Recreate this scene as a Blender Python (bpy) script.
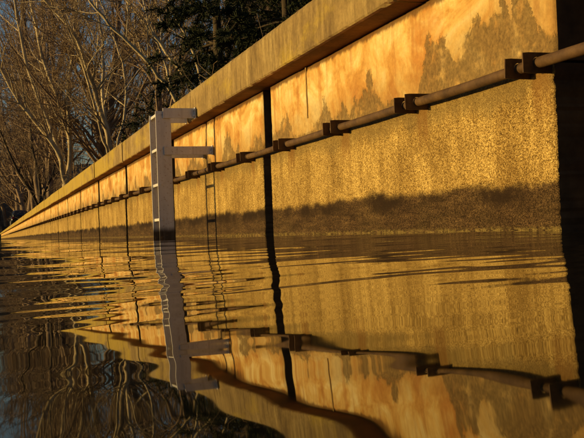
import bpy, math, random
import numpy as np
from math import radians, sin, cos, pi
from mathutils import Matrix, Vector

sc = bpy.context.scene
for o in list(bpy.data.objects): bpy.data.objects.remove(o)
C = sc.collection

# ------------------------------------------------------------------ camera
YAW, PIT, ROL, CAMH = 0.3228, 0.0100, 0.0385, 0.0443      # an action camera held a hand's breadth above the water
Fv = np.array([sin(YAW)*cos(PIT), cos(YAW)*cos(PIT), sin(PIT)])
Rv = np.array([cos(YAW), -sin(YAW), 0.0]); Uv = np.cross(Rv, Fv)
R2 = Rv*cos(ROL) - Uv*sin(ROL); U2 = Uv*cos(ROL) + Rv*sin(ROL)
CAM = np.array([0, 0, CAMH])
cd = bpy.data.cameras.new('camera'); cam = bpy.data.objects.new('camera', cd); C.objects.link(cam)
cd.sensor_width = 36; cd.lens = 900/584*36; cd.clip_start = 0.01; cd.clip_end = 3000
cam.matrix_world = Matrix(((R2[0], U2[0], -Fv[0], 0), (R2[1], U2[1], -Fv[1], 0), (R2[2], U2[2], -Fv[2], CAMH), (0, 0, 0, 1)))
sc.camera = cam

# ------------------------------------------------------------------ light
SUN_AZ, SUN_EL = radians(14), radians(3.2)                # sun low over the water, almost square on to the wall
sdir = Vector((-cos(SUN_AZ)*cos(SUN_EL), sin(SUN_AZ)*cos(SUN_EL), sin(SUN_EL)))
w = bpy.data.worlds.new('World'); sc.world = w; w.use_nodes = True
nt = w.node_tree; nt.nodes.clear()
sky = nt.nodes.new('ShaderNodeTexSky'); sky.sky_type = 'NISHITA'; sky.sun_disc = False; sky.ozone_density = 2.2
sky.sun_elevation = radians(6); sky.sun_rotation = math.atan2(sdir.x, sdir.y)
bg = nt.nodes.new('ShaderNodeBackground'); bg.inputs[1].default_value = 0.10
wo = nt.nodes.new('ShaderNodeOutputWorld')
nt.links.new(sky.outputs[0], bg.inputs[0]); nt.links.new(bg.outputs[0], wo.inputs[0])
sl = bpy.data.lights.new('sun', 'SUN'); sl.energy = 4.9; sl.angle = radians(1.2); sl.color = (1.0, 0.665, 0.215)
so = bpy.data.objects.new('sun', sl); C.objects.link(so)
so.rotation_euler = sdir.to_track_quat('Z', 'Y').to_euler()
so.location = (-20, 10, 20)
sc.view_settings.view_transform = 'Standard'; sc.view_settings.look = 'None'
sc.view_settings.exposure = 0.0; sc.view_settings.gamma = 1.0

# ------------------------------------------------------------------ helpers
def ray(px, py): return Fv + R2*(px-292)/900 - U2*(py-219)/900
def at(px, py, Z): return CAM + ray(px, py)*Z

def mesh_np(name, V, Fs, mats, smooth=False, mi=None):
    """V (n,3) array, Fs (m,k) int array"""
    V = np.asarray(V, dtype=np.float32).reshape(-1, 3); Fs = np.asarray(Fs, dtype=np.int32)
    m = bpy.data.meshes.new(name); k = Fs.shape[1]
    m.vertices.add(len(V)); m.vertices.foreach_set('co', V.ravel())
    m.loops.add(Fs.size); m.loops.foreach_set('vertex_index', Fs.ravel())
    m.polygons.add(len(Fs)); m.polygons.foreach_set('loop_start', np.arange(len(Fs), dtype=np.int32)*k)
    m.update(calc_edges=True); m.validate()
    for a in (mats if isinstance(mats, (list, tuple)) else [mats]): m.materials.append(a)
    if mi is not None: m.polygons.foreach_set('material_index', np.asarray(mi, dtype=np.int32))
    m.polygons.foreach_set('use_smooth', np.full(len(m.polygons), smooth))
    return m

def link(name, m, parent=None, loc=None):
    o = bpy.data.objects.new(name, m); C.objects.link(o)
    if loc is not None: o.location = loc
    if parent is not None: o.parent = parent
    return o

def tag(o, label=None, cat=None, group=None, kind=None):
    if label: o['label'] = label
    if cat: o['category'] = cat
    if group: o['group'] = group
    if kind: o['kind'] = kind
    return o

def thing(name, label, cat, loc=(0, 0, 0), group=None):
    o = bpy.data.objects.new(name, None); C.objects.link(o); o.location = loc; o.empty_display_size = .2
    return tag(o, label, cat, group)

def box_vf(x0, x1, y0, y1, z0, z1):
    V = [(x0, y0, z0), (x1, y0, z0), (x1, y1, z0), (x0, y1, z0), (x0, y0, z1), (x1, y0, z1), (x1, y1, z1), (x0, y1, z1)]
    Fq = [(0, 3, 2, 1), (4, 5, 6, 7), (0, 1, 5, 4), (1, 2, 6, 5), (2, 3, 7, 6), (3, 0, 4, 7)]
    return V, Fq

import bmesh
def box_mesh(name, dims, mat, bevel=0.0, seg=2):
    V, Fq = box_vf(*dims); bm = bmesh.new()
    vs = [bm.verts.new(v) for v in V]
    for q in Fq: bm.faces.new([vs[i] for i in q])
    if bevel: bmesh.ops.bevel(bm, geom=bm.edges[:], offset=bevel, segments=seg, profile=.6, affect='EDGES')
    m = bpy.data.meshes.new(name); bm.to_mesh(m); bm.free(); m.materials.append(mat)
    return m

def cyl_mesh(name, p0, p1, r, mat, n=16, caps=True):
    p0, p1 = Vector(p0), Vector(p1); d = p1-p0
    bm = bmesh.new(); bmesh.ops.create_cone(bm, cap_ends=caps, segments=n, radius1=r, radius2=r, depth=d.length)
    M = Matrix.Translation((p0+p1)/2) @ d.to_track_quat('Z', 'Y').to_matrix().to_4x4()
    bmesh.ops.transform(bm, matrix=M, verts=bm.verts)
    m = bpy.data.meshes.new(name); bm.to_mesh(m); bm.free(); m.materials.append(mat)
    for p in m.polygons: p.use_smooth = len(p.vertices) == 4
    return m

def tubes(P, Rr, S):
    """P (N,K,3), Rr (N,K) -> verts, quads"""
    N, K, _ = P.shape
    T = np.gradient(P, axis=1); T /= np.linalg.norm(T, axis=2, keepdims=True)+1e-9
    ref = np.where(np.abs(T[..., 2:3]) < .9, np.array([0, 0, 1.]), np.array([1., 0, 0]))
    A = np.cross(T, ref); A /= np.linalg.norm(A, axis=2, keepdims=True)+1e-9; B = np.cross(T, A)
    an = np.arange(S)*2*pi/S
    V = P[:, :, None, :] + Rr[:, :, None, None]*(A[:, :, None, :]*np.cos(an)[None, None, :, None] + B[:, :, None, :]*np.sin(an)[None, None, :, None])
    base = (np.arange(N)*K*S)[:, None, None] + (np.arange(K-1)*S)[None, :, None]; j = np.arange(S)[None, None, :]; j2 = (j+1) % S
    Fq = np.stack([base+j, base+j2, base+S+j2, base+S+j], -1).reshape(-1, 4)
    return V.reshape(-1, 3), Fq

# ------------------------------------------------------------------ material helper
class NT:
    def __init__(s, name, rough=.8):
        s.m = bpy.data.materials.new(name); s.m.use_nodes = True; s.t = s.m.node_tree; s.t.nodes.clear()
        s.out = s.t.nodes.new('ShaderNodeOutputMaterial'); s.b = s.t.nodes.new('ShaderNodeBsdfPrincipled')
        s.t.links.new(s.b.outputs[0], s.out.inputs[0]); s.b.inputs['Roughness'].default_value = rough
        s.b.inputs['Specular IOR Level'].default_value = .3
        g = s.t.nodes.new('ShaderNodeNewGeometry'); s.pos = g.outputs['Position']
    def lk(s, v, sock):
        if isinstance(v, bpy.types.NodeSocket): s.t.links.new(v, sock)
        elif isinstance(v, (tuple, list)) and len(v) == 3 and sock.type == 'RGBA': sock.default_value = (*v, 1)
        else: sock.default_value = v
    def map(s, scale, loc=(0, 0, 0), src=None):
        n = s.t.nodes.new('ShaderNodeMapping'); s.lk(src or s.pos, n.inputs[0]); n.inputs['Scale'].default_value = scale; n.inputs['Location'].default_value = loc
        return n.outputs[0]
    def noise(s, vec, scale=1, det=4, rough=.6, dist=0):
        n = s.t.nodes.new('ShaderNodeTexNoise'); s.lk(vec, n.inputs['Vector']); n.inputs['Scale'].default_value = scale
        n.inputs['Detail'].default_value = det; n.inputs['Roughness'].default_value = rough; n.inputs['Distortion'].default_value = dist
        return n.outputs['Fac']
    def voro(s, vec, scale=1, out='Distance', feat='F1'):
        n = s.t.nodes.new('ShaderNodeTexVoronoi'); n.feature = feat; s.lk(vec, n.inputs['Vector']); n.inputs['Scale'].default_value = scale
        return n.outputs[out]
    def math(s, op, a, b=0.0, clamp=False):
        n = s.t.nodes.new('ShaderNodeMath'); n.operation = op; n.use_clamp = clamp; s.lk(a, n.inputs[0]); s.lk(b, n.inputs[1])
        return n.outputs[0]
    def ramp(s, f, stops):
        n = s.t.nodes.new('ShaderNodeValToRGB'); s.lk(f, n.inputs[0]); e = n.color_ramp.elements
        while len(e) < len(stops): e.new(.5)
        for x, (p, c) in zip(e, stops): x.position = p; x.color = (*c, 1) if len(c) == 3 else c
        return n.outputs[0]
    def sm(s, f, a, b):
        n = s.t.nodes.new('ShaderNodeMapRange'); n.interpolation_type = 'SMOOTHSTEP'; s.lk(f, n.inputs[0]); n.inputs[1].default_value = a; n.inputs[2].default_value = b
        return n.outputs[0]
    def mix(s, f, a, b, mode='MIX'):
        n = s.t.nodes.new('ShaderNodeMix'); n.data_type = 'RGBA'; n.blend_type = mode
        s.lk(f, n.inputs[0]); s.lk(a, n.inputs[6]); s.lk(b, n.inputs[7])
        return n.outputs[2]
    def xyz(s):
        n = s.t.nodes.new('ShaderNodeSeparateXYZ'); s.lk(s.pos, n.inputs[0]); return n.outputs
    def col(s, c): s.lk(c, s.b.inputs['Base Color']); return s
    def bump(s, hgt, strength=.5, dist=.01):
        n = s.t.nodes.new('ShaderNodeBump'); s.lk(hgt, n.inputs['Height']); n.inputs['Strength'].default_value = strength; n.inputs['Distance'].default_value = dist
        s.t.links.new(n.outputs[0], s.b.inputs['Normal']); return s

G3 = (.5, .5, .5)
def simple(name, c0, c1, scale=8, rough=.85, bs=.4, bd=.01, stretch=(1, 1, 1)):
    a = NT(name, rough); v = a.map(stretch); f = a.noise(v, scale, 6, .65)
    a.col(a.ramp(f, [(.3, c0), (.7, c1)])); a.bump(f, bs, bd); return a.m

# --- smooth rendered upper band: ochre lime stain, flaked spires of bare concrete at its foot
def mat_upper():
    a = NT('stained_render', .82); x, y, z = a.xyz()
    blot = a.noise(a.map((1, 1.5, 2.0)), 2.1, 6, .62, .8)
    c = a.ramp(blot, [(.32, (.42, .19, .035)), (.43, (.60, .33, .08)), (.52, (.74, .50, .17)), (.64, (.88, .72, .36))])
    drip = a.noise(a.map((1, 9, .9)), 2.0, 5, .6)
    c = a.mix(a.math('MULTIPLY', a.sm(drip, .48, .72), .75), c, (.46, .21, .05))
    rustspot = a.noise(a.map((1, 1.1, 1.7), (3, 7, 1)), 2.6, 4, .55)
    c = a.mix(a.math('MULTIPLY', a.sm(rustspot, .56, .72), .6), c, (.50, .20, .04))
    # flaked towers: ragged columns of bare concrete left where the skin came away
    wob = a.noise(a.map((1, 1, 1.4)), 16, 5, .7); rag = a.noise(a.map((1, 1, .8)), 38, 5, .75)
    yw = a.math('ADD', y, a.math('MULTIPLY', a.math('SUBTRACT', wob, .5), .10))
    vm = a.t.nodes.new('ShaderNodeCombineXYZ'); a.lk(yw, vm.inputs[1])
    c1 = a.t.nodes.new('ShaderNodeSeparateColor'); a.t.links.new(a.voro(vm.outputs[0], 15.0, 'Color'), c1.inputs[0])
    c2 = a.t.nodes.new('ShaderNodeSeparateColor'); a.t.links.new(a.voro(vm.outputs[0], 4.5, 'Color'), c2.inputs[0])
    h1 = a.noise(vm.outputs[0], 2.3, 2, .5)
    right = a.sm(y, 3.45, 2.85)
    hgt = a.math('MULTIPLY', a.sm(h1, .40, .66), a.math('ADD', .25, a.math('ADD', a.math('MULTIPLY', c1.outputs[0], .45), a.math('MULTIPLY', c2.outputs[1], .3))))
    hgt = a.math('ADD', a.math('MULTIPLY', hgt, .27), a.math('MULTIPLY', right, a.math('MULTIPLY', c2.outputs[0], .24)))
    hgt = a.math('ADD', hgt, a.math('MULTIPLY', a.math('SUBTRACT', rag, .42), .14))
    v = a.math('SUBTRACT', z, .585)
    d = a.math('SUBTRACT', hgt, v)
    k = a.math('MULTIPLY', a.sm(d, -.008, .016), a.sm(a.noise(a.map((1, 1, 1), (6, 6, 6)), 9, 4, .7), .28, .5))
    k = a.math('MULTIPLY', k, .85)
    # duller skin low down and towards the near end
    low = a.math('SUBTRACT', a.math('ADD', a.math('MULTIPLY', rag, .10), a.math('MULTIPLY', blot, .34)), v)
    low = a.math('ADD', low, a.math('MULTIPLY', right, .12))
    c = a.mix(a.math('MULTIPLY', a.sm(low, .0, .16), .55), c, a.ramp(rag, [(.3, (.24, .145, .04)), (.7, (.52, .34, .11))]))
    grit = a.noise(a.map((60, 60, 60)), 1, 3, .8)
    bare = a.ramp(grit, [(.3, (.07, .044, .013)), (.7, (.28, .18, .058))])
    c = a.mix(k, c, bare)
    # dirt under the cap
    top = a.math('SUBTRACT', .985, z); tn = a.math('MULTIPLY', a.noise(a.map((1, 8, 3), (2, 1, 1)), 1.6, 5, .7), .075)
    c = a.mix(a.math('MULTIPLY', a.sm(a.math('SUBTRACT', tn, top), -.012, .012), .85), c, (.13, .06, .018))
    pit = a.noise(a.map((1, 1, 1)), 55, 4, .7)
    c = a.mix(.35, c, a.ramp(pit, [(.3, (.35, .3, .25)), (.7, (1, 1, 1))]), 'MULTIPLY')
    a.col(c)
    h = a.math('ADD', a.math('MULTIPLY', k, -.5), a.math('MULTIPLY', pit, .45))
    a.bump(h, .6, .008); return a.m

# --- exposed aggregate lower band with the dark splash zone
def mat_lower():
    a = NT('pebbledash', .78); x, y, z = a.xyz()
    st = a.voro(a.map((1, .75, 1)), 290, 'Color'); sd = a.voro(a.map((1, .75, 1)), 290)
    n1 = a.noise(a.map((1, .65, 1)), 70, 6, .8)
    sep = a.t.nodes.new('ShaderNodeSeparateColor'); a.t.links.new(st, sep.inputs[0])
    f = a.math('ADD', a.math('MULTIPLY', sep.outputs[0], .42), a.math('MULTIPLY', n1, .58))
    c = a.ramp(f, [(.24, (.08, .046, .012)), (.42, (.33, .22, .068)), (.58, (.55, .39, .135)), (.78, (.88, .70, .30))])
    big = a.noise(a.map((1, 1.6, 1.6)), 2.0, 8, .68)
    c = a.mix(.85, c, a.ramp(big, [(.3, (.45, .38, .28)), (.5, (.85, .80, .70)), (.68, (1.2, 1.18, 1.1))]), 'MULTIPLY')
    vst = a.noise(a.map((1, 6, .5)), 2.0, 5, .6)
    c = a.mix(.6, c, a.ramp(vst, [(.36, (.55, .48, .36)), (.6, (1.1, 1.1, 1.05))]), 'MULTIPLY')
    # grey growth hanging below the pipe line
    up = a.math('SUBTRACT', .56, z); un = a.math('MULTIPLY', a.noise(a.map((1, 5, 1), (8, 3, 1)), 1.6, 5, .65), .21)
    c = a.mix(a.math('MULTIPLY', a.sm(a.math('SUBTRACT', un, up), -.03, .05), .62), c, (.17, .12, .045))
    # rust weeping from the pipe brackets
    ph = a.math('FRACT', a.math('ADD', a.math('DIVIDE', a.math('SUBTRACT', y, 2.577), .875), 20.5))
    dist = a.math('ABSOLUTE', a.math('SUBTRACT', ph, .5))
    rn = a.noise(a.map((1, 14, .8), (3, 3, 3)), 2.2, 5, .65)
    ru = a.math('MULTIPLY', a.sm(a.math('SUBTRACT', a.math('MULTIPLY', rn, .17), dist), -.01, .06), a.sm(a.math('ADD', z, a.math('MULTIPLY', rn, .3)), .46, .66))
    c = a.mix(a.math('MULTIPLY', ru, .6), c, (.20, .095, .025))
    # splash zone
    edge = a.math('ADD', .085, a.math('MULTIPLY', a.noise(a.map((1, 2.0, 2.6), (4, 1.3, 0)), 1.3, 8, .66), .17))
    edge = a.math('ADD', edge, a.math('MULTIPLY', a.math('SUBTRACT', n1, .5), .05))
    k = a.sm(a.math('SUBTRACT', edge, z), -.024, .016)
    slime = a.noise(a.map((1, .7, 5)), 7, 8, .72)
    wet = a.ramp(slime, [(.3, (.016, .009, .006)), (.5, (.042, .024, .015)), (.72, (.10, .062, .032))])
    wet = a.mix(.9, wet, a.ramp(f, [(.32, (.3, .26, .22)), (.5, (.9, .88, .8)), (.68, (2.0, 1.9, 1.6))]), 'MULTIPLY')
    c = a.mix(a.math('MULTIPLY', k, .93), c, wet)
    # black tar-like film at the head of the splash zone
    fn = a.noise(a.map((1, 1.6, 1), (9, 2.2, 3)), 1.5, 4, .6)
    band = a.math('MULTIPLY', a.sm(a.math('SUBTRACT', edge, z), -.03, .02), a.sm(a.math('SUBTRACT', z, edge), -.10, -.03))
    c = a.mix(a.math('MULTIPLY', a.math('MULTIPLY', band, a.sm(fn, .40, .55)), .9), c, (.022, .012, .006))
    # yellow-green algae at the waterline
    al = a.math('MULTIPLY', a.sm(a.math('SUBTRACT', .028, a.math('ADD', z, a.math('MULTIPLY', slime, .03))), -.012, .008), a.sm(a.noise(a.map((1, 10, 30)), 3, 5, .75), .42, .6))
    c = a.mix(a.math('MULTIPLY', al, .5), c, a.mix(f, (.10, .07, .02), (.50, .38, .12)))
    a.col(c)
    a.b.inputs['Roughness'].default_value = .85; a.b.inputs['Specular IOR Level'].default_value = .12
    a.bump(a.math('ADD', a.math('MULTIPLY', sd, -1.0), a.math('MULTIPLY', n1, 1.0)), .55, .004); return a.m

def mat_cap():
    a = NT('cap_concrete', .85); x, y, z = a.xyz()
    n = a.noise(a.map((1, 1.3, 1.3)), 2.2, 6, .65)
    c = a.ramp(n, [(.3, (.19, .125, .045)), (.5, (.34, .235, .085)), (.7, (.47, .35, .145))])
    st = a.noise(a.map((1, 7, 1.3)), 1.9, 7, .72)
    c = a.mix(a.math('MULTIPLY', a.sm(st, .43, .68), .85), c, (.15, .095, .033))
    st2 = a.noise(a.map((1, 5, .9), (3, 9, 2)), 1.9, 6, .68)
    c = a.mix(a.math('MULTIPLY', a.sm(st2, .52, .74), .7), c, (.58, .43, .17))
    # lichen, thicker on the far segments under the trees
    li = a.noise(a.map((1, 1, 2)), 1.1, 5, .7); far = a.sm(y, 7.0, 17.0)
    c = a.mix(a.math('MULTIPLY', a.sm(a.math('ADD', li, a.math('MULTIPLY', far, .22)), .54, .70), .7), c, (.50, .36, .04))
    # rusty underside
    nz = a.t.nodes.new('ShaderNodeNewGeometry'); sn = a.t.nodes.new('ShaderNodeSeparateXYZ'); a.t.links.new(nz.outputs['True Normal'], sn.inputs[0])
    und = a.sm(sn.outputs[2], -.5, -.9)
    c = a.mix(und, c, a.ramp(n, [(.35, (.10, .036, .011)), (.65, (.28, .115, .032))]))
    pit = a.noise(a.map((1, 1, 1)), 45, 5, .75)
    c = a.mix(.5, c, a.ramp(pit, [(.3, (.4, .38, .35)), (.65, (1.05, 1.05, 1.05))]), 'MULTIPLY')
    a.col(c); a.bump(pit, .7, .008); return a.m

def mat_rust():
    a = NT('rusty_steel', .75)
    n = a.noise(a.map((1, 1, 1)), 14, 6, .7); n2 = a.noise(a.map((1, .6, 1)), 3, 4, .6)
    c = a.ramp(n, [(.3, (.04, .02, .008)), (.5, (.095, .05, .018)), (.72, (.165, .095, .036))])
    c = a.mix(a.math('MULTIPLY', a.sm(n2, .45, .7), .5), c, (.09, .05, .03))
    a.col(c); a.bump(n, .5, .004); return a.m

def mat_ladder():
    a = NT('galvanised_paint', .5); x, y, z = a.xyz()
    n = a.noise(a.map((1, 1, .4)), 9, 5, .65)
    c = a.ramp(n, [(.3, (.55, .53, .53)), (.7, (.74, .71, .70))])
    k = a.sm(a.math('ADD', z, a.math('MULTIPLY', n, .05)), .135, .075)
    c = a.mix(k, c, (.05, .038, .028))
    sp = a.noise(a.map((1, 1, 1)), 60, 3, .6)
    c = a.mix(a.math('MULTIPLY', a.sm(sp, .60, .70), .6), c, (.30, .16, .07))
    dr = a.noise(a.map((30, 30, .9)), 1.3, 5, .65)
    c = a.mix(a.math('MULTIPLY', a.sm(dr, .5, .75), .32), c, (.30, .25, .21))
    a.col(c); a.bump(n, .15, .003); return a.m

def mat_bark(name, light, dark, scale=2.2):
    a = NT(name, .9)
    n = a.noise(a.map((1, 1, .6)), scale, 5, .65); n2 = a.noise(a.map((1, 1, .25)), 14, 4, .7)
    c = a.ramp(a.math('ADD', a.math('MULTIPLY', n, .65), a.math('MULTIPLY', n2, .35)), [(.34, dark), (.5, tuple((p+q)/2 for p, q in zip(light, dark))), (.62, light)])
    a.col(c); a.bump(n2, .5, .02); return a.m

def mat_ground():
    a = NT('leaf_litter', .95)
    n = a.noise(a.map((1, 1, 1)), .35, 6, .7); n2 = a.noise(a.map((1, 1, 1)), 6, 5, .75)
    c = a.ramp(n, [(.3, (.045, .03, .017)), (.5, (.095, .06, .03)), (.7, (.15, .105, .055))])
    c = a.mix(.6, c, a.ramp(n2, [(.3, (.4, .38, .35)), (.7, (1.3, 1.25, 1.2))]), 'MULTIPLY')
    a.col(c); a.bump(n2, .9, .08); return a.m

def mat_water():
    a = NT('water', .022)
    a.b.inputs['Base Color'].default_value = (.012, .011, .006, 1); a.b.inputs['IOR'].default_value = 1.39
    a.b.inputs['Specular IOR Level'].default_value = .5
    return a.m

M_UP, M_LOW, M_CAP, M_RUST, M_LAD = mat_upper(), mat_lower(), mat_cap(), mat_rust(), mat_ladder()
M_SLOT = simple('slot_mud_shade', (.05, .033, .02), (.16, .105, .055), 7)  # earth tone kept dark so the slot recesses carry painted shade
M_PALE = mat_bark('pale_bark', (.66, .55, .36), (.20, .145, .085))
M_TWIG = mat_bark('twig_bark', (.36, .26, .16), (.14, .095, .06), 1.2)
M_FAR = mat_bark('far_bark', (.34, .24, .16), (.13, .09, .06), 1.0)
M_NEED = simple('pine_needles', (.012, .018, .007), (.035, .045, .016), 3)
M_DARKBARK = mat_bark('dark_bark', (.09, .065, .04), (.03, .022, .015))
M_GROUND, M_WATER = mat_ground(), mat_water()

# ------------------------------------------------------------------ terrain
D, OV, HT, HC, L, S0 = 1.77, 0.135, 0.981, 1.246, 3.316, 2.43
NP = 54                                                # wall bays
YEND = S0 + NP*L
def sstep(t): t = np.clip(t, 0, 1); return t*t*(3-2*t)
def terrain(x, y):
    x = np.asarray(x, float); y = np.asarray(y, float)
    hill = 17*sstep((x-5.0)/38) + 9*sstep((x-40)/120)
    hill = np.maximum(hill, 15*sstep((y-75)/150)*sstep((x-2.6)/10))
    hill = np.maximum(hill, 17*sstep((y-YEND-8)/110))
    bump = .25*np.sin(x*.7+1.3*np.sin(y*.23))*sstep((x-4)/6) + .5*np.sin(y*.11+x*.19)*sstep((x-8)/12)
    return 1.19 + hill + bump
gx = np.unique(np.concatenate([np.array([2.25, 2.3]), np.linspace(2.4, 12, 33), np.linspace(12, 60, 60), np.geomspace(60, 900, 24)]))
gy = np.concatenate([np.linspace(-60, -6, 10), np.linspace(-5, 120, 126), np.linspace(122, 300, 60), np.geomspace(310, 1500, 20)])
X, Y = np.meshgrid(gx, gy); Zt = terrain(X, Y)
def grid_faces(nr, nc):
    i = np.arange(nr-1)[:, None]*nc + np.arange(nc-1)[None, :]; i = i.ravel()
    return np.stack([i, i+1, i+nc+1, i+nc], 1)
g = link('bank_ground', mesh_np('bank_ground', np.stack([X, Y, Zt], -1), grid_faces(len(gy), len(gx)), M_GROUND, True)); tag(g, kind='structure')
# bank across the end of the reach
fx = np.concatenate([-np.geomspace(900, 6, 50), np.linspace(-5, 2.2, 10)]); fy = np.concatenate([np.linspace(YEND+2, YEND+30, 20), np.geomspace(YEND+32, 1500, 50)])
X, Y = np.meshgrid(fx, fy); Zf = -1.0 + 2.2*sstep((Y-YEND-2)/8) + 17*sstep((Y-YEND-8)/110) + .5*np.sin(X*.13+Y*.1)*sstep((Y-YEND-6)/10)
g = link('far_bank', mesh_np('far_bank', np.stack([X, Y, Zf], -1), grid_faces(len(fy), len(fx)), M_GROUND, True)); tag(g, kind='structure')

# ------------------------------------------------------------------ water: a swell-and-ripple height field, finest near the camera
rng = np.random.default_rng(11)
th = np.unique(np.concatenate([np.radians(np.arange(-22, 46, .16)), np.radians(np.arange(46, 338, 1.6))]))
rr = np.concatenate([np.geomspace(.05, 8, 760), np.geomspace(8.1, 900, 160)])
TH, RR = np.meshgrid(np.append(th, th[0]+2*pi), rr)
X = RR*np.sin(TH); Y = RR*np.cos(TH)
def waves(X, Y, RR):
    H = np.zeros_like(X)
    def add(n, l0, l1, slope, dirs, spread, env, lod):
        nonlocal H
        h = np.zeros_like(X)
        for _ in range(n):
            lam = np.exp(rng.uniform(np.log(l0), np.log(l1))); k = 2*pi/lam
            a = rng.normal(dirs, spread); ph = rng.uniform(0, 2*pi)
            h += (slope/k)*np.sin(k*(X*np.sin(a)+Y*np.cos(a))+ph)*np.clip((lam*lod-RR)/(lam*lod*.5), 0, 1)
        H += h*env*math.sqrt(2/n)
    patch = .5+.5*np.sin(X*1.9+1.1*np.sin(Y*.8)+.4)*np.sin(Y*1.35+.9*np.sin(X*1.3)+1.0)
    near = sstep((RR-.40)/.45)
    add(9, .9, 2.2, .007, YAW, .55, .2+.8*near, 26)           # slow swell
    add(14, .2, .55, .011, YAW, .6, near*(.4+.9*patch), 26)   # ripples
    add(18, .06, .17, .012, YAW+.1, .45, near*(.25+patch), 34)    # fine ripples
    add(6, .35, .8, .004, YAW+1.45, .3, 1.0-.6*near, 26)        # cross ripple off the boat
    add(7, .045, .1, .0026, YAW, .35, (1-near)*.9+.15, 20)
    xl = X*cos(YAW)-Y*sin(YAW)                                   # the boat's own wave, running across the view
    kk = 2*pi/2.0
    H += (.048/kk)*np.sin(kk*xl)*(1-.8*sstep((RR-.45)/1.7))*np.clip((30-RR)/20, 0, 1)
    H -= .007*np.minimum(RR, .55)*(1-sstep((RR-.5)/2.0))
    return H
Hw = waves(X, Y, RR)
nr, nc = X.shape
V = np.stack([X, Y, Hw], -1).reshape(-1, 3); Fw = grid_faces(nr, nc)
# weld centre
V = np.vstack([V, [[0, 0, float(Hw[0].mean())]]])
wm = mesh_np('water', V, Fw, M_WATER, True)
wt = link('water', wm); tag(wt, kind='structure')

# ------------------------------------------------------------------ the wall
wall = thing('dock_wall', 'long weathered concrete dock wall with overhanging cap beam, glowing gold in low sun', 'wall', (D, 0, 0))
rnd = random.Random(5)
def band_mesh(name, y0, y1, z0, z1, xf, xb, mat, step, amp, seed, edge=.0):
    """a slab with a finely uneven front face; local x is measured from the wall plane"""
    ny = max(2, int((y1-y0)/step)+1); nz = max(2, int((z1-z0)/step)+1)
    r = np.random.default_rng(seed)
    yy = np.linspace(y0, y1, ny); zz = np.linspace(z0, z1, nz); Yg, Zg = np.meshgrid(yy, zz)
    n = r.normal(0, 1, Yg.shape); n = (n+np.roll(n, 1, 0)+np.roll(n, 1, 1)+np.roll(n, -1, 0)+np.roll(n, -1, 1))/2.2
    Xg = xf + amp*n
    if edge:                                            # crumbled arrises at the bay ends and the top
        e = np.minimum(np.minimum(Yg-y0, y1-Yg), (z1-Zg))
        Xg += np.clip(1-e/.02, 0, 1)*.008
        Yg = Yg + np.where(Yg == y0, 1, np.where(Yg == y1, -1, 0))*np.abs(n)*edge
        Zg = Zg + np.where(Zg == z1, -1, 0)*np.abs(n)*edge*1.6
    Vf = np.stack([Xg, Yg, Zg], -1).reshape(-1, 3)
    Ff = grid_faces(nz, ny)[:, ::-1]
    rim = np.concatenate([np.arange(ny), np.arange(1, nz)*ny+ny-1, (nz-1)*ny+np.arange(ny-2, -1, -1), np.arange(nz-2, 0, -1)*ny])
    Vb = Vf[rim].copy(); Vb[:, 0] = xb; b0 = len(Vf); k = len(rim)
    Fs = np.stack([rim, np.roll(rim, -1), b0+np.roll(np.arange(k), -1), b0+np.arange(k)], 1)
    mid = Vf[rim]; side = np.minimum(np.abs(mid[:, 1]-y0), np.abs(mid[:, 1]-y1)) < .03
    mi = np.concatenate([np.zeros(len(Ff), int), (side & np.roll(side, -1)).astype(int)])  # bay ends facing a slot get the dark colour standing in for shade
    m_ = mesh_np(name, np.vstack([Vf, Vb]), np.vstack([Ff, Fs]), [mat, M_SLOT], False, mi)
    m_.polygons.foreach_set('use_smooth', np.concatenate([np.ones(len(Ff), bool), np.zeros(len(Fs), bool)])); return m_
SLW = .17
def slotw(k): return .15 if k == 0 else SLW
lo_far = band_mesh('lower_band', -L/2+SLW/2, L/2-SLW/2, -.7, .562, -.014, .78, M_LOW, .03, .003, 3, .006)
up_far = band_mesh('upper_band', -L/2+SLW/2, L/2-SLW/2, .5625, HT, 0, .78, M_UP, .06, .0008, 4, .0007)
lo_v = [band_mesh('lower_band', -L/2+SLW/2, L/2-SLW/2, -.7, .562, -.014, .78, M_LOW, 0.013, .0008, 20+i, .005) for i in range(2)]
for k in range(-2, NP):
    y0 = S0+k*L+slotw(k)/2; y1 = S0+(k+1)*L-slotw(k+1)/2; yc = (y0+y1)/2
    if k in (-1, 0):
        lo = band_mesh('lower_band', y0-yc, y1-yc, -.7, .562, -.014, .78, M_LOW, .011, .0007, 40+k, .004)
        up = band_mesh('upper_band', y0-yc, y1-yc, .5625, HT, 0, .78, M_UP, .03, .0008, 50+k, .0007)
    else:
        lo = lo_v[k % 2] if k < 8 else lo_far; up = up_far
    link('lower_band', lo, wall, (0, yc, 0)); link('upper_band', up, wall, (rnd.uniform(-.002, .002), yc, 0))
# dark earth backing behind the open slots, recess shade included in its colour
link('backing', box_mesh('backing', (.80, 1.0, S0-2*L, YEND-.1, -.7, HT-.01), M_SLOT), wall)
# narrow shrinkage joints filled with darker mortar in the rendered band
M_JOINT = simple('joint_mortar', (.22, .14, .05), (.42, .28, .1), 20)
for yj, z0 in ((4.93, .68), ):
    vs = []; zs = np.linspace(z0, HT-.004, 14)
    for z in zs:
        wd = .005+abs(rnd.gauss(0, .0015)); c = yj+rnd.gauss(0, .0012); vs.append([(-.0035, c-wd, z), (-.0035, c+wd, z), (.01, c+wd, z), (.01, c-wd, z)])
    V = np.array(vs).reshape(-1, 3); Fj = []
    for i in range(len(zs)-1):
        for j in range(4): Fj.append((i*4+j, i*4+(j+1) % 4, (i+1)*4+(j+1) % 4, (i+1)*4+j))
    link('mortar_joint', mesh_np('mortar_joint', V, Fj, M_JOINT), wall)
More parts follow.
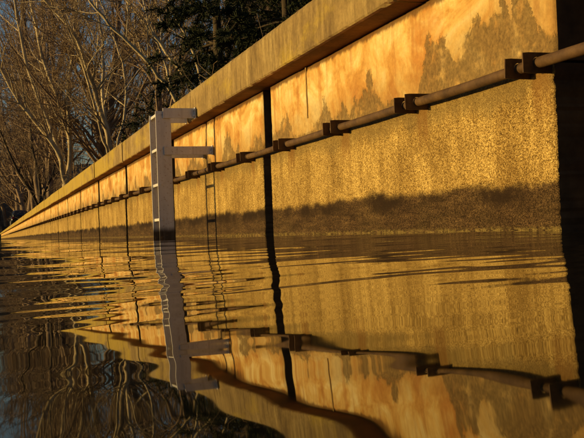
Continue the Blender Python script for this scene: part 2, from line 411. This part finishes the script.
# cap beam in separate segments
CL = L/2
def cap_mesh(i, ln):
    r = np.random.default_rng(70+i); ny = 56
    # section, counter-clockwise seen from the near end: chamfered front edge, drip edge
    sec = [(-OV, HT+.012), (-OV, HC-.03), (-OV+.014, HC-.006), (-OV+.03, HC), (.52, HC), (.52, HT), (.02, HT+.0005), (-OV+.02, HT), (-OV+.006, HT+.003)]
    lump = np.zeros(ny)
    for _ in range(4):
        c0 = r.integers(2, ny-2); w_ = r.integers(1, 4); lump[max(0, c0-w_):c0+w_] += r.uniform(.002, .007)
    ns = len(sec); V = []
    for j in range(ny):
        y = -ln/2+ln*j/(ny-1)
        for q, (sx, sz) in enumerate(sec):
            chip = abs(r.normal(0, .0012)) if q in (0, 1, 2, 8) else 0
            chip += lump[j] if q in (0, 8) else 0
            e = .004 if j in (0, ny-1) and q in (0, 1, 2, 8) else 0
            V.append((sx+chip+e, y, sz+(chip*.6 if q in (0, 8) else -chip*.4 if q in (1, 2) else 0)))
    Fc = []
    for j in range(ny-1):
        for q in range(ns):
            Fc.append((j*ns+q, j*ns+(q+1) % ns, (j+1)*ns+(q+1) % ns, (j+1)*ns+q))
    m = bpy.data.meshes.new('cap_segment'); m.from_pydata(V, [], Fc+[tuple(range(ns))[::-1], tuple((ny-1)*ns+q for q in range(ns))])
    m.materials.append(M_CAP); return m
cap_v = [cap_mesh(i, CL-.012) for i in range(5)]
yj = 5.10-3*CL*2
while yj < YEND:
    o = link('cap_segment', cap_v[rnd.randrange(5)], wall, (rnd.uniform(-.008, .008), yj+CL/2, rnd.uniform(0, .009)))
    yj += CL
# far end return of the wall
link('end_block', box_mesh('end_block', (.0, .9, YEND+.1, YEND+.7, -.7, HT-.003), M_LOW, .01), wall)

# ------------------------------------------------------------------ pipe on brackets
PX, PZ, PR = D-.062, .552, .0185
pipe = thing('rusty_pipe', 'long rusty service pipe carried along the dock wall on paired bracket plates', 'pipe', (PX, 0, PZ))
y = -4.6; i = 0
while y < YEND-1:
    y2 = min(y+6.2, YEND-.5)
    ty = np.linspace(y+.004, y2-.004, 60); q = np.stack([.0025*np.sin(ty*2.3+i), ty, -.003*np.abs(np.sin((ty-2.577)*pi/.875))+.0015*np.sin(ty*1.1)], 1)
    vv, ff = tubes(q[None], (PR+np.random.default_rng(i).normal(0, .0004, 60))[None], 18); pm = mesh_np('pipe_length', vv, ff, M_RUST, True)
    link('pipe_length', pm, pipe)
    link('coupling', cyl_mesh('coupling', (0, y2-.05, 0), (0, y2+.05, 0), PR+.006, M_RUST, 20), pipe)
    y = y2; i += 1
PB = .034
def plate_mesh(t=.006, w0=-.055, w1=.062, h=PB):
    """square plate with a round hole for the pipe"""
    bm = bmesh.new(); n = 24; R = PR+.0015; ring = []; outer = []
    for j in range(n):
        a = 2*pi*j/n; cx, cz = cos(a), sin(a)
        s = 1/max(abs(cx)/(w1 if cx > 0 else -w0), abs(cz)/h)
        ring.append((R*cx, R*cz)); outer.append((cx*s, cz*s))
    vs = {}
    for y_ in (-t/2, t/2):
        vs[y_] = ([bm.verts.new((p[0], y_, p[1])) for p in ring], [bm.verts.new((p[0], y_, p[1])) for p in outer])
    a, b = vs[-t/2], vs[t/2]
    for j in range(n):
        k = (j+1) % n
        bm.faces.new((a[0][j], a[1][j], a[1][k], a[0][k])); bm.faces.new((b[0][k], b[1][k], b[1][j], b[0][j]))
        bm.faces.new((a[1][j], b[1][j], b[1][k], a[1][k])); bm.faces.new((a[0][k], b[0][k], b[0][j], a[0][j]))
    bmesh.ops.recalc_face_normals(bm, faces=bm.faces)
    m = bpy.data.meshes.new('bracket_plate'); bm.to_mesh(m); bm.free(); m.materials.append(M_RUST); return m
pm = plate_mesh(); bl = box_mesh('bracket_base', (.048, .0755, -.062, .062, -PB+.004, PB-.004), M_RUST, .002, 1)
nb = 0
yb = 2.577-.875*4
while yb < 95:
    b = link('bracket', bl, pipe, (0, yb, 0))
    for s in (-1, 1):
        p = link('bracket_plate', pm, b, (0, s*.056, 0)); p.rotation_euler = (rnd.gauss(0, .03), 0, rnd.gauss(0, .03))
    yb += .875; nb += 1

# ------------------------------------------------------------------ ladder
LY, LW = 7.33, .30
XF, XB = 1.306, 1.430
lad = thing('dock_ladder', 'pale grey steel ladder standing off the dock wall into the water', 'ladder', (XF, LY, 0))
for j, yy in enumerate((0, LW)):
    s = link('stringer', box_mesh('stringer', (0, XB-XF, yy-.006, yy+.006, -.6, 1.045), M_LAD, .002), lad)
    # top arm to the cap, lower arm to the wall, each with a bolted flange
    for (za, zb, xe) in ((.985, 1.068, D-OV), (.683, .752, D)):
        a = link('standoff_arm', box_mesh('standoff_arm', (.06, xe-XF-.008, yy-.0185 if j == 0 else yy+.0065, yy-.0065 if j == 0 else yy+.0185, za, zb), M_LAD, .002), lad)
        f0 = yy-.052 if j == 0 else yy+.0065
        link('flange', box_mesh('flange', (xe-XF-.0085, xe-XF-.0005, f0, f0+.046, za-.004, zb+.004), M_LAD, .0015), a)
        for zz in (za+.018, zb-.018):
            link('bolt', cyl_mesh('bolt', (xe-XF-.022, f0+.013, zz), (xe-XF-.006, f0+.013, zz), .009, M_LAD, 6), a)
for z in (-.42, -.13, .155, .445, .735, 1.02):
    link('rung', box_mesh('rung', (.012, .044, .0065, LW-.0065, z-.012, z+.012), M_LAD, .004), lad)
    for yy in (-.0125, ):
        link('rung_bolt', cyl_mesh('rung_bolt', (.028, yy, z), (.028, -.004, z), .008, M_LAD, 6), lad)

# ------------------------------------------------------------------ tree builder
def join(parts):
    Vs, Fs, off = [], [], 0
    for v, f in parts: Vs.append(v); Fs.append(f+off); off += len(v)
    return np.vstack(Vs), np.vstack(Fs)
def spawn(P, Rr, n, lr, ang, tr, K, up, r, rk=.55, wander=.12, tip=.25, absr=None):
    N, K0, _ = P.shape
    t = r.uniform(tr[0], tr[1], (N, n)); f = t*(K0-1); i = np.minimum(f.astype(int), K0-2); u = f-i
    ii = np.arange(N)[:, None]
    p = P[ii, i]*(1-u)[..., None] + P[ii, i+1]*u[..., None]; rp = Rr[ii, i]*(1-u) + Rr[ii, i+1]*u
    T = P[ii, i+1]-P[ii, i]; T /= np.linalg.norm(T, axis=2, keepdims=True)+1e-9
    q = r.normal(0, 1, T.shape); q -= (q*T).sum(2, keepdims=True)*T; q /= np.linalg.norm(q, axis=2, keepdims=True)+1e-9
    a = r.uniform(ang[0], ang[1], (N, n))[..., None]
    d = np.cos(a)*T+np.sin(a)*q; d[..., 2] += up; d /= np.linalg.norm(d, axis=2, keepdims=True)
    plen = np.linalg.norm(np.diff(P, axis=1), axis=2).sum(1)
    ln = plen[:, None]*r.uniform(lr[0], lr[1], (N, n))*(1-.45*t)
    p = p.reshape(-1, 3); d = d.reshape(-1, 3); ln = ln.reshape(-1); rp = rp.reshape(-1)
    Q = np.zeros((len(p), K, 3)); Q[:, 0] = p
    for k in range(1, K):
        d = d + r.normal(0, wander, d.shape); d[:, 2] += up*.25; d /= np.linalg.norm(d, axis=1, keepdims=True)
        Q[:, k] = Q[:, k-1]+d*(ln/(K-1))[:, None]
    r0 = rp*rk*r.uniform(.75, 1.1, len(rp)) if absr is None else np.full(len(rp), absr)
    return Q, r0[:, None]*np.linspace(1, tip, K)[None, :]
def poly(pts, K, jit=0, r=None):
    pts = np.asarray(pts, float); s = np.concatenate([[0], np.cumsum(np.linalg.norm(np.diff(pts, axis=0), axis=1))]); t = np.linspace(0, s[-1], K)
    # Catmull-like smoothing through dense linear then average
    q = np.stack([np.interp(t, s, pts[:, i]) for i in range(3)], 1)
    for _ in range(2): q[1:-1] = .25*q[:-2]+.5*q[1:-1]+.25*q[2:]
    if jit: q[1:-1] += r.normal(0, jit, (K-2, 3))
    return q

def limb_tree(label, Z, base_px, fork_px, limbs, seed, rt, group=None, dens=1.0, name='bare_tree', bark=None, dz=None):
    """tree with individually placed limbs. limbs: (list of photo-like points, radius, list of depth offsets)"""
    r = np.random.default_rng(seed)
    b = at(*base_px, Z); gz = float(terrain(b[0], b[1])); b[2] = gz
    t = thing(name, label, 'tree', tuple(b), group)
    fk = at(*fork_px, Z)
    tp = poly([b-np.array([0, 0, .25]), b*.6+fk*.4+np.array([.05, 0, 0]), fk], 10, .02, r)
    rad = np.linspace(rt*1.25, rt*.85, 10); rad[0] *= 1.35
    v, f = tubes(tp[None]-b, rad[None], 12); link('trunk', mesh_np('trunk', v, f, bark or M_PALE, True), t)
    K = 22; P0 = []; R0 = []
    for (pts, r0, dd) in limbs:
        n = len(pts); Zs = Z+np.linspace(0, dd, n); q = poly([at(px, py, zz) for (px, py), zz in zip(pts, Zs)], K, .013, r)
        rr_ = r0*.68*np.linspace(1, .34, K)**.8
        v, f = tubes(q[None]-b, rr_[None], 9); link('limb', mesh_np('limb', v, f, bark or M_PALE, True), t)
        P0.append(q); R0.append(rr_)
    P0 = np.array(P0); R0 = np.array(R0)
    P1, R1 = spawn(P0, R0, int(13*dens), (.2, .46), (.45, 1.0), (.15, .97), 8, .12, r, .46, .085)
    P2, R2_ = spawn(P1, R1, 7, (.3, .62), (.4, 1.0), (.12, .97), 6, .05, r, .55, .16)
    P3, R3 = spawn(P2, R2_, 6, (.35, .75), (.35, 1.0), (.1, .98), 4, .04, r, .6, .18)
    P4, R4 = spawn(P1, R1, 8, (.15, .35), (.4, 1.1), (.1, .98), 4, .05, r, .4, .18)
    R1 = np.maximum(R1, .010); R2_ = np.maximum(R2_, .006); R3 = np.maximum(R3, .0042); R4 = np.maximum(R4, .0045)
    v, f = tubes(P1-b, R1, 6); link('branches', mesh_np('branches', v, f, bark or M_PALE, True), t)
    v, f = join([tubes(P2-b, R2_, 4), tubes(P3-b, R3, 3), tubes(P4-b, R4, 3)]); link('crown', mesh_np('crown', v, f, M_TWIG, True), t)
    return t

# leaning bank trees whose pale limbs catch the sun
limb_tree('pale four-stemmed bare tree leaning over the water, leftmost of the big trees', 40, (67, 205), (66, 183), [
    ([(66, 185), (61, 160), (55, 145), (34, 120), (14, 95), (0, 65), (-15, 30), (-30, 0)], .17, -3),
    ([(66, 185), (60, 150), (46, 115), (34, 89), (24, 55), (17, 14), (12, -20), (8, -50)], .17, 1),
    ([(67, 185), (71, 160), (71, 137), (56, 92), (44, 65), (34, 17), (25, -25), (20, -55)], .17, 3),
    ([(67, 185), (71, 144), (67, 96), (74, 45), (76, 0), (78, -40), (80, -70)], .15, -1)], 1, .20)
limb_tree('pale bare tree with a long left-leaning stem and an upright one, second from the left', 27, (116, 195), (113, 160), [
    ([(113, 162), (111, 147), (100, 108), (92, 82), (82, 52), (74, 31), (45, 0), (20, -25)], .125, -2),
    ([(113, 160), (107, 128), (101, 85), (104, 55), (98, 10), (95, -20), (93, -50)], .09, 2),
    ([(112, 160), (106, 150), (94, 103), (82, 62), (66, 25), (58, -5), (50, -40)], .07, -3),
    ([(114, 160), (122, 128), (128, 100), (122, 60), (112, 30), (100, 0), (92, -30)], .07, 4)], 2, .17)
limb_tree('slender leaning bare tree rising just left of the ladder top', 19, (186, 200), (180, 112), [
    ([(180, 114), (176, 98), (163, 80), (151, 65), (133, 46), (116, 31), (85, -5), (60, -35)], .062, -1),
    ([(179, 110), (170, 86), (165, 60), (150, 30), (143, 0), (138, -30)], .045, 1)], 3, .11)
limb_tree('leaning bare tree behind the ladder with two parallel pale stems', 23, (212, 195), (204, 110), [
    ([(204, 112), (192, 86), (175, 63), (158, 41), (142, 20), (127, 0), (110, -25), (95, -50)], .095, -1),
    ([(205, 110), (202, 80), (193, 52), (184, 32), (171, 7), (160, -20), (150, -45)], .07, 1)], 4, .13)
limb_tree('small dark forked tree at the far end of the wall beside the car', 62, (40, 222), (39, 206), [
    ([(39, 208), (35, 198), (27, 184), (18, 172), (8, 150), (0, 130)], .17, -2),
    ([(39, 208), (41, 192), (38, 170), (32, 150), (30, 120), (26, 90)], .17, 2),
    ([(39, 208), (46, 190), (54, 172), (58, 150), (62, 120)], .13, 2)], 5, .26, bark=M_DARKBARK)

# ------------------------------------------------------------------ evergreens above the wall
def evergreen(label, px, Z, height, seed, spread):
    r = np.random.default_rng(seed); b = at(px, 200, Z); b[2] = float(terrain(b[0], b[1]))
    t = thing('pine_tree', label, 'tree', tuple(b), 'dark pines above the wall')
    tp = np.array([[0, 0, -.2], [.05, 0, height*.3], [.0, .08, height*.65], [.05, .05, height]]); q = poly(tp, 10)
    v, f = tubes(q[None], np.linspace(.11, .02, 10)[None], 9); link('trunk', mesh_np('trunk', v, f, M_DARKBARK, True), t)
    n = 84; hs = r.uniform(.12, .98, n)*height; az = r.uniform(0, 2*pi, n); ln = spread*(1.05-.75*hs/height)*r.uniform(.6, 1.1, n)
    K = 7; P = np.zeros((n, K, 3))
    for k in range(K):
        u = k/(K-1); P[:, k, 0] = np.cos(az)*ln*u; P[:, k, 1] = np.sin(az)*ln*u; P[:, k, 2] = hs+ln*(.18*u-.42*u*u)
    P[:, 1:] += r.normal(0, .05, (n, K-1, 3)); Rr_ = np.full((n, 1), .028)*np.linspace(1, .25, K)[None]
    P2, Rb = spawn(P, Rr_, 14, (.18, .42), (.5, 1.1), (.15, 1.0), 5, -.06, r, .5, .12)
    v, f = join([tubes(P, Rr_, 5), tubes(P2, np.maximum(Rb, .004), 3)]); link('branches', mesh_np('branches', v, f, M_DARKBARK, True), t)
    # needles: slim quads all along the twigs
    m = 60; N2 = len(P2); tt = r.uniform(.05, 1, (N2, m))*4; i = np.minimum(tt.astype(int), 3); u = tt-i; ii = np.arange(N2)[:, None]
    p = P2[ii, i]*(1-u)[..., None]+P2[ii, i+1]*u[..., None]; T = P2[ii, i+1]-P2[ii, i]; T /= np.linalg.norm(T, axis=2, keepdims=True)
    d = T*.7+r.normal(0, .6, T.shape); d /= np.linalg.norm(d, axis=2, keepdims=True); s = np.cross(d, r.normal(0, 1, d.shape)); s /= np.linalg.norm(s, axis=2, keepdims=True)
    l = r.uniform(.07, .13, (N2, m))[..., None]; wd = .008
    V = np.stack([p-s*wd, p+s*wd, p+d*l+s*wd*.4, p+d*l-s*wd*.4], 2).reshape(-1, 3)
    link('crown', mesh_np('crown', V, np.arange(len(V)).reshape(-1, 4), M_NEED), t)
    return t
evergreen('tall dark pine with drooping needles behind the cap, nearest the ladder', 222, 17, 8.5, 21, 1.9)
evergreen('dark pine partly hidden behind the top of the wall, rightmost of the pines', 292, 15, 7.5, 22, 1.9)
evergreen('dark pine set back between two nearer pines', 258, 24, 11, 23, 2.7)

# ------------------------------------------------------------------ woodland on the slopes
def proto(seed, hgt):
    r = np.random.default_rng(seed); n = 3
    base = np.array([0, 0, -.3]); lean = r.normal(0, .10, 2)+np.array([-.08, 0])
    tp = poly([base, (lean[0]*hgt*.2, lean[1]*hgt*.2, hgt*.2), (lean[0]*hgt*.6, lean[1]*hgt*.6, hgt*.55), (lean[0]*hgt, lean[1]*hgt, hgt)], 14, .05, r)
    P0 = tp[None]; R0 = np.linspace(.19, .03, 14)[None]
    P1, R1 = spawn(P0, R0, 20, (.28, .52), (.35, .9), (.14, .95), 9, .16, r, .60, .12)
    P2, R2_ = spawn(P1, R1, 9, (.32, .6), (.4, 1.0), (.12, .97), 6, .06, r, .55, .15)
    P3, R3 = spawn(P2, R2_, 5, (.35, .75), (.35, 1.0), (.1, .98), 4, .03, r, .6, .18)
    R1 = np.maximum(R1, .022); R2_ = np.maximum(R2_, .013); R3 = np.maximum(R3, .010)
    v, f = join([tubes(P0, R0, 8), tubes(P1[:8], R1[:8], 6)]); mt = mesh_np('trunk', v, f, M_FAR, True)
    v, f = join([tubes(P1[8:], R1[8:], 5), tubes(P2, R2_, 3), tubes(P3, R3, 3)]); mc = mesh_np('crown', v, f, M_FAR, True)
    return mt, mc
protos = [proto(101+i, 11+1.3*i) for i in range(4)]
r = np.random.default_rng(77)
def wood_tree(x, y, z, label, group, s):
    mt, mc = protos[int(r.integers(4))]
    t = thing('woodland_tree', label, 'tree', (x, y, z), group); t.rotation_euler = (0, 0, r.uniform(0, 2*pi)); t.scale = (s, s, s*r.uniform(.9, 1.15))
    link('trunk', mt, t); link('crown', mc, t)
cnt = 0
while cnt < 55:                                            # on the slope behind the wall
    a = radians(r.uniform(1.6, 23)); d = r.uniform(34, 150); x, y = d*sin(a), d*cos(a)
    if x < 4.2: continue
    wood_tree(x, y, float(terrain(x, y)), 'brown bare woodland tree in the mass of twigs on the slope behind the wall', 'bare woodland on the slope', r.uniform(.7, 1.1)); cnt += 1
for i_ in range(15):                                       # tall ones crowding the water's edge
    y = 64+i_*7.0+r.uniform(-1.5, 1.5); x = r.uniform(3.4, 6.5)
    wood_tree(x, y, float(terrain(x, y)), 'tall brown bare tree at the water edge far along the wall', 'tall bare trees along the far wall', r.uniform(1.25, 1.8))
for _ in range(40):                                        # across the end of the reach
    x, y = r.uniform(-34, 14), YEND+r.uniform(12, 70)
    z = float(1.2+17*sstep((y-YEND-8)/110))
    wood_tree(x, y, z-.1, 'far bare tree on the bank closing the end of the water', 'bare woodland across the far end', r.uniform(1.3, 2.2))
# brambles and saplings: nobody could count them
n = 6500; a = np.radians(r.uniform(1.2, 24, n)); d = r.uniform(12, 140, n)**1.0; x = d*np.sin(a); y = d*np.cos(a); ok = x > 3.4; x, y = x[ok], y[ok]; n = len(x)
P = np.zeros((n, 5, 3)); P[:, 0] = np.stack([x, y, terrain(x, y)-.05], 1); dv = r.normal(0, .5, (n, 3)); dv[:, 2] = 1; ln = r.uniform(.4, 1.7, n)*(1+d[ok]/90)
for k in range(1, 5):
    dv = dv+r.normal(0, .22, dv.shape); dv[:, 2] -= .12; P[:, k] = P[:, k-1]+dv/np.linalg.norm(dv, axis=1, keepdims=True)*(ln/4)[:, None]
Rr_ = np.full((n, 1), .009)*np.linspace(1, .4, 5)[None]
P2, Rb = spawn(P, Rr_, 5, (.3, .7), (.4, 1.1), (.2, .98), 4, .0, r, .6, .2)
v, f = join([tubes(P, Rr_, 3), tubes(P2, np.maximum(Rb, .005), 3)])
o = link('undergrowth', mesh_np('undergrowth', v, f, M_TWIG, True)); tag(o, 'brown brambles and saplings tangled over the slope', 'undergrowth', kind='stuff')

# ------------------------------------------------------------------ parked car far along the quay
M_CARP = simple('car_paint', (.012, .014, .018), (.018, .02, .026), 3, .25, .0)
M_GLASS = simple('car_glass', (.03, .04, .05), (.035, .045, .055), 3, .05, .0)
M_TYRE = simple('tyre_rubber', (.012, .012, .012), (.02, .02, .02), 20, .9)
M_LAMP = simple('tail_lamp', (.25, .01, .01), (.3, .015, .012), 3, .2, .0)
M_CHROME = simple('bright_trim', (.6, .6, .6), (.7, .7, .7), 3, .2, .0)
cp = at(20, 215, 84); cz = float(terrain(cp[0], cp[1]))
car = thing('parked_car', 'dark rounded car parked on the quay at the far end of the wall', 'car', (cp[0], cp[1], cz))
def loft(name, secs, mat):
    """secs: list of (y, half width bottom, half width top, z0, z1) rounded sections"""
    V = []; n = 14
    for (yy, wb, wt_, z0, z1) in secs:
        for j in range(n):
            a = 2*pi*(j+.5)/n; ca, sa = cos(a), sin(a); e = .55
            cx = math.copysign(abs(ca)**e, ca); cz_ = math.copysign(abs(sa)**e, sa); tt = (cz_+1)/2
            V.append(((wb+(wt_-wb)*tt)*cx, yy, z0+(z1-z0)*tt))
    Fq = [(i*n+j, i*n+(j+1) % n, (i+1)*n+(j+1) % n, (i+1)*n+j) for i in range(len(secs)-1) for j in range(n)]
    m = bpy.data.meshes.new(name); m.from_pydata(V, [], Fq+[tuple(range(n))[::-1], tuple((len(secs)-1)*n+j for j in range(n))])
    for p in m.polygons: p.use_smooth = len(p.vertices) == 4
    m.materials.append(mat); return m
link('body', loft('body', [(-2.1, .72, .70, .35, .80), (-2.0, .84, .80, .25, .92), (-1.2, .88, .84, .22, .98), (1.0, .88, .84, .22, .95), (1.9, .84, .78, .25, .82), (2.15, .70, .66, .35, .70)], M_CARP), car)
link('cabin', loft('cabin', [(-1.95, .70, .60, .86, .95), (-1.45, .80, .62, .88, 1.42), (-.4, .82, .62, .88, 1.50), (.4, .82, .60, .88, 1.43), (1.15, .76, .62, .86, .96)], M_CARP), car)
rw = link('rear_window', mesh_np('rear_window', [(-.55, -1.99, .96), (.55, -1.99, .96), (.46, -1.56, 1.38), (-.46, -1.56, 1.38), (-.55, -1.93, .95), (.55, -1.93, .95), (.46, -1.50, 1.37), (-.46, -1.50, 1.37)],
     [(0, 1, 2, 3), (7, 6, 5, 4), (0, 4, 5, 1), (1, 5, 6, 2), (2, 6, 7, 3), (3, 7, 4, 0)], M_GLASS), car)
for s in (-1, 1):
    link('side_window', box_mesh('side_window', (min(s*.70, s*.765), max(s*.70, s*.765), -1.2, .55, .98, 1.32), M_GLASS, .02), car)
    link('tail_lamp', box_mesh('tail_lamp', (s*.68-.09, s*.68+.09, -2.13, -2.03, .66, .84), M_LAMP, .015), car)
    for yy in (-1.3, 1.35):
        wv = link('wheel', cyl_mesh('wheel', (s*.66, yy, .31), (s*.87, yy, .31), .31, M_TYRE, 24), car)
        link('rim', cyl_mesh('rim', (s*.86, yy, .31), (s*.885, yy, .31), .19, M_CHROME, 16), wv)
link('bumper', box_mesh('bumper', (-.80, .80, -2.18, -2.06, .36, .54), M_CARP, .03), car)
link('number_plate', box_mesh('number_plate', (-.26, .26, -2.195, -2.175, .56, .67), M_CHROME, .004), car)
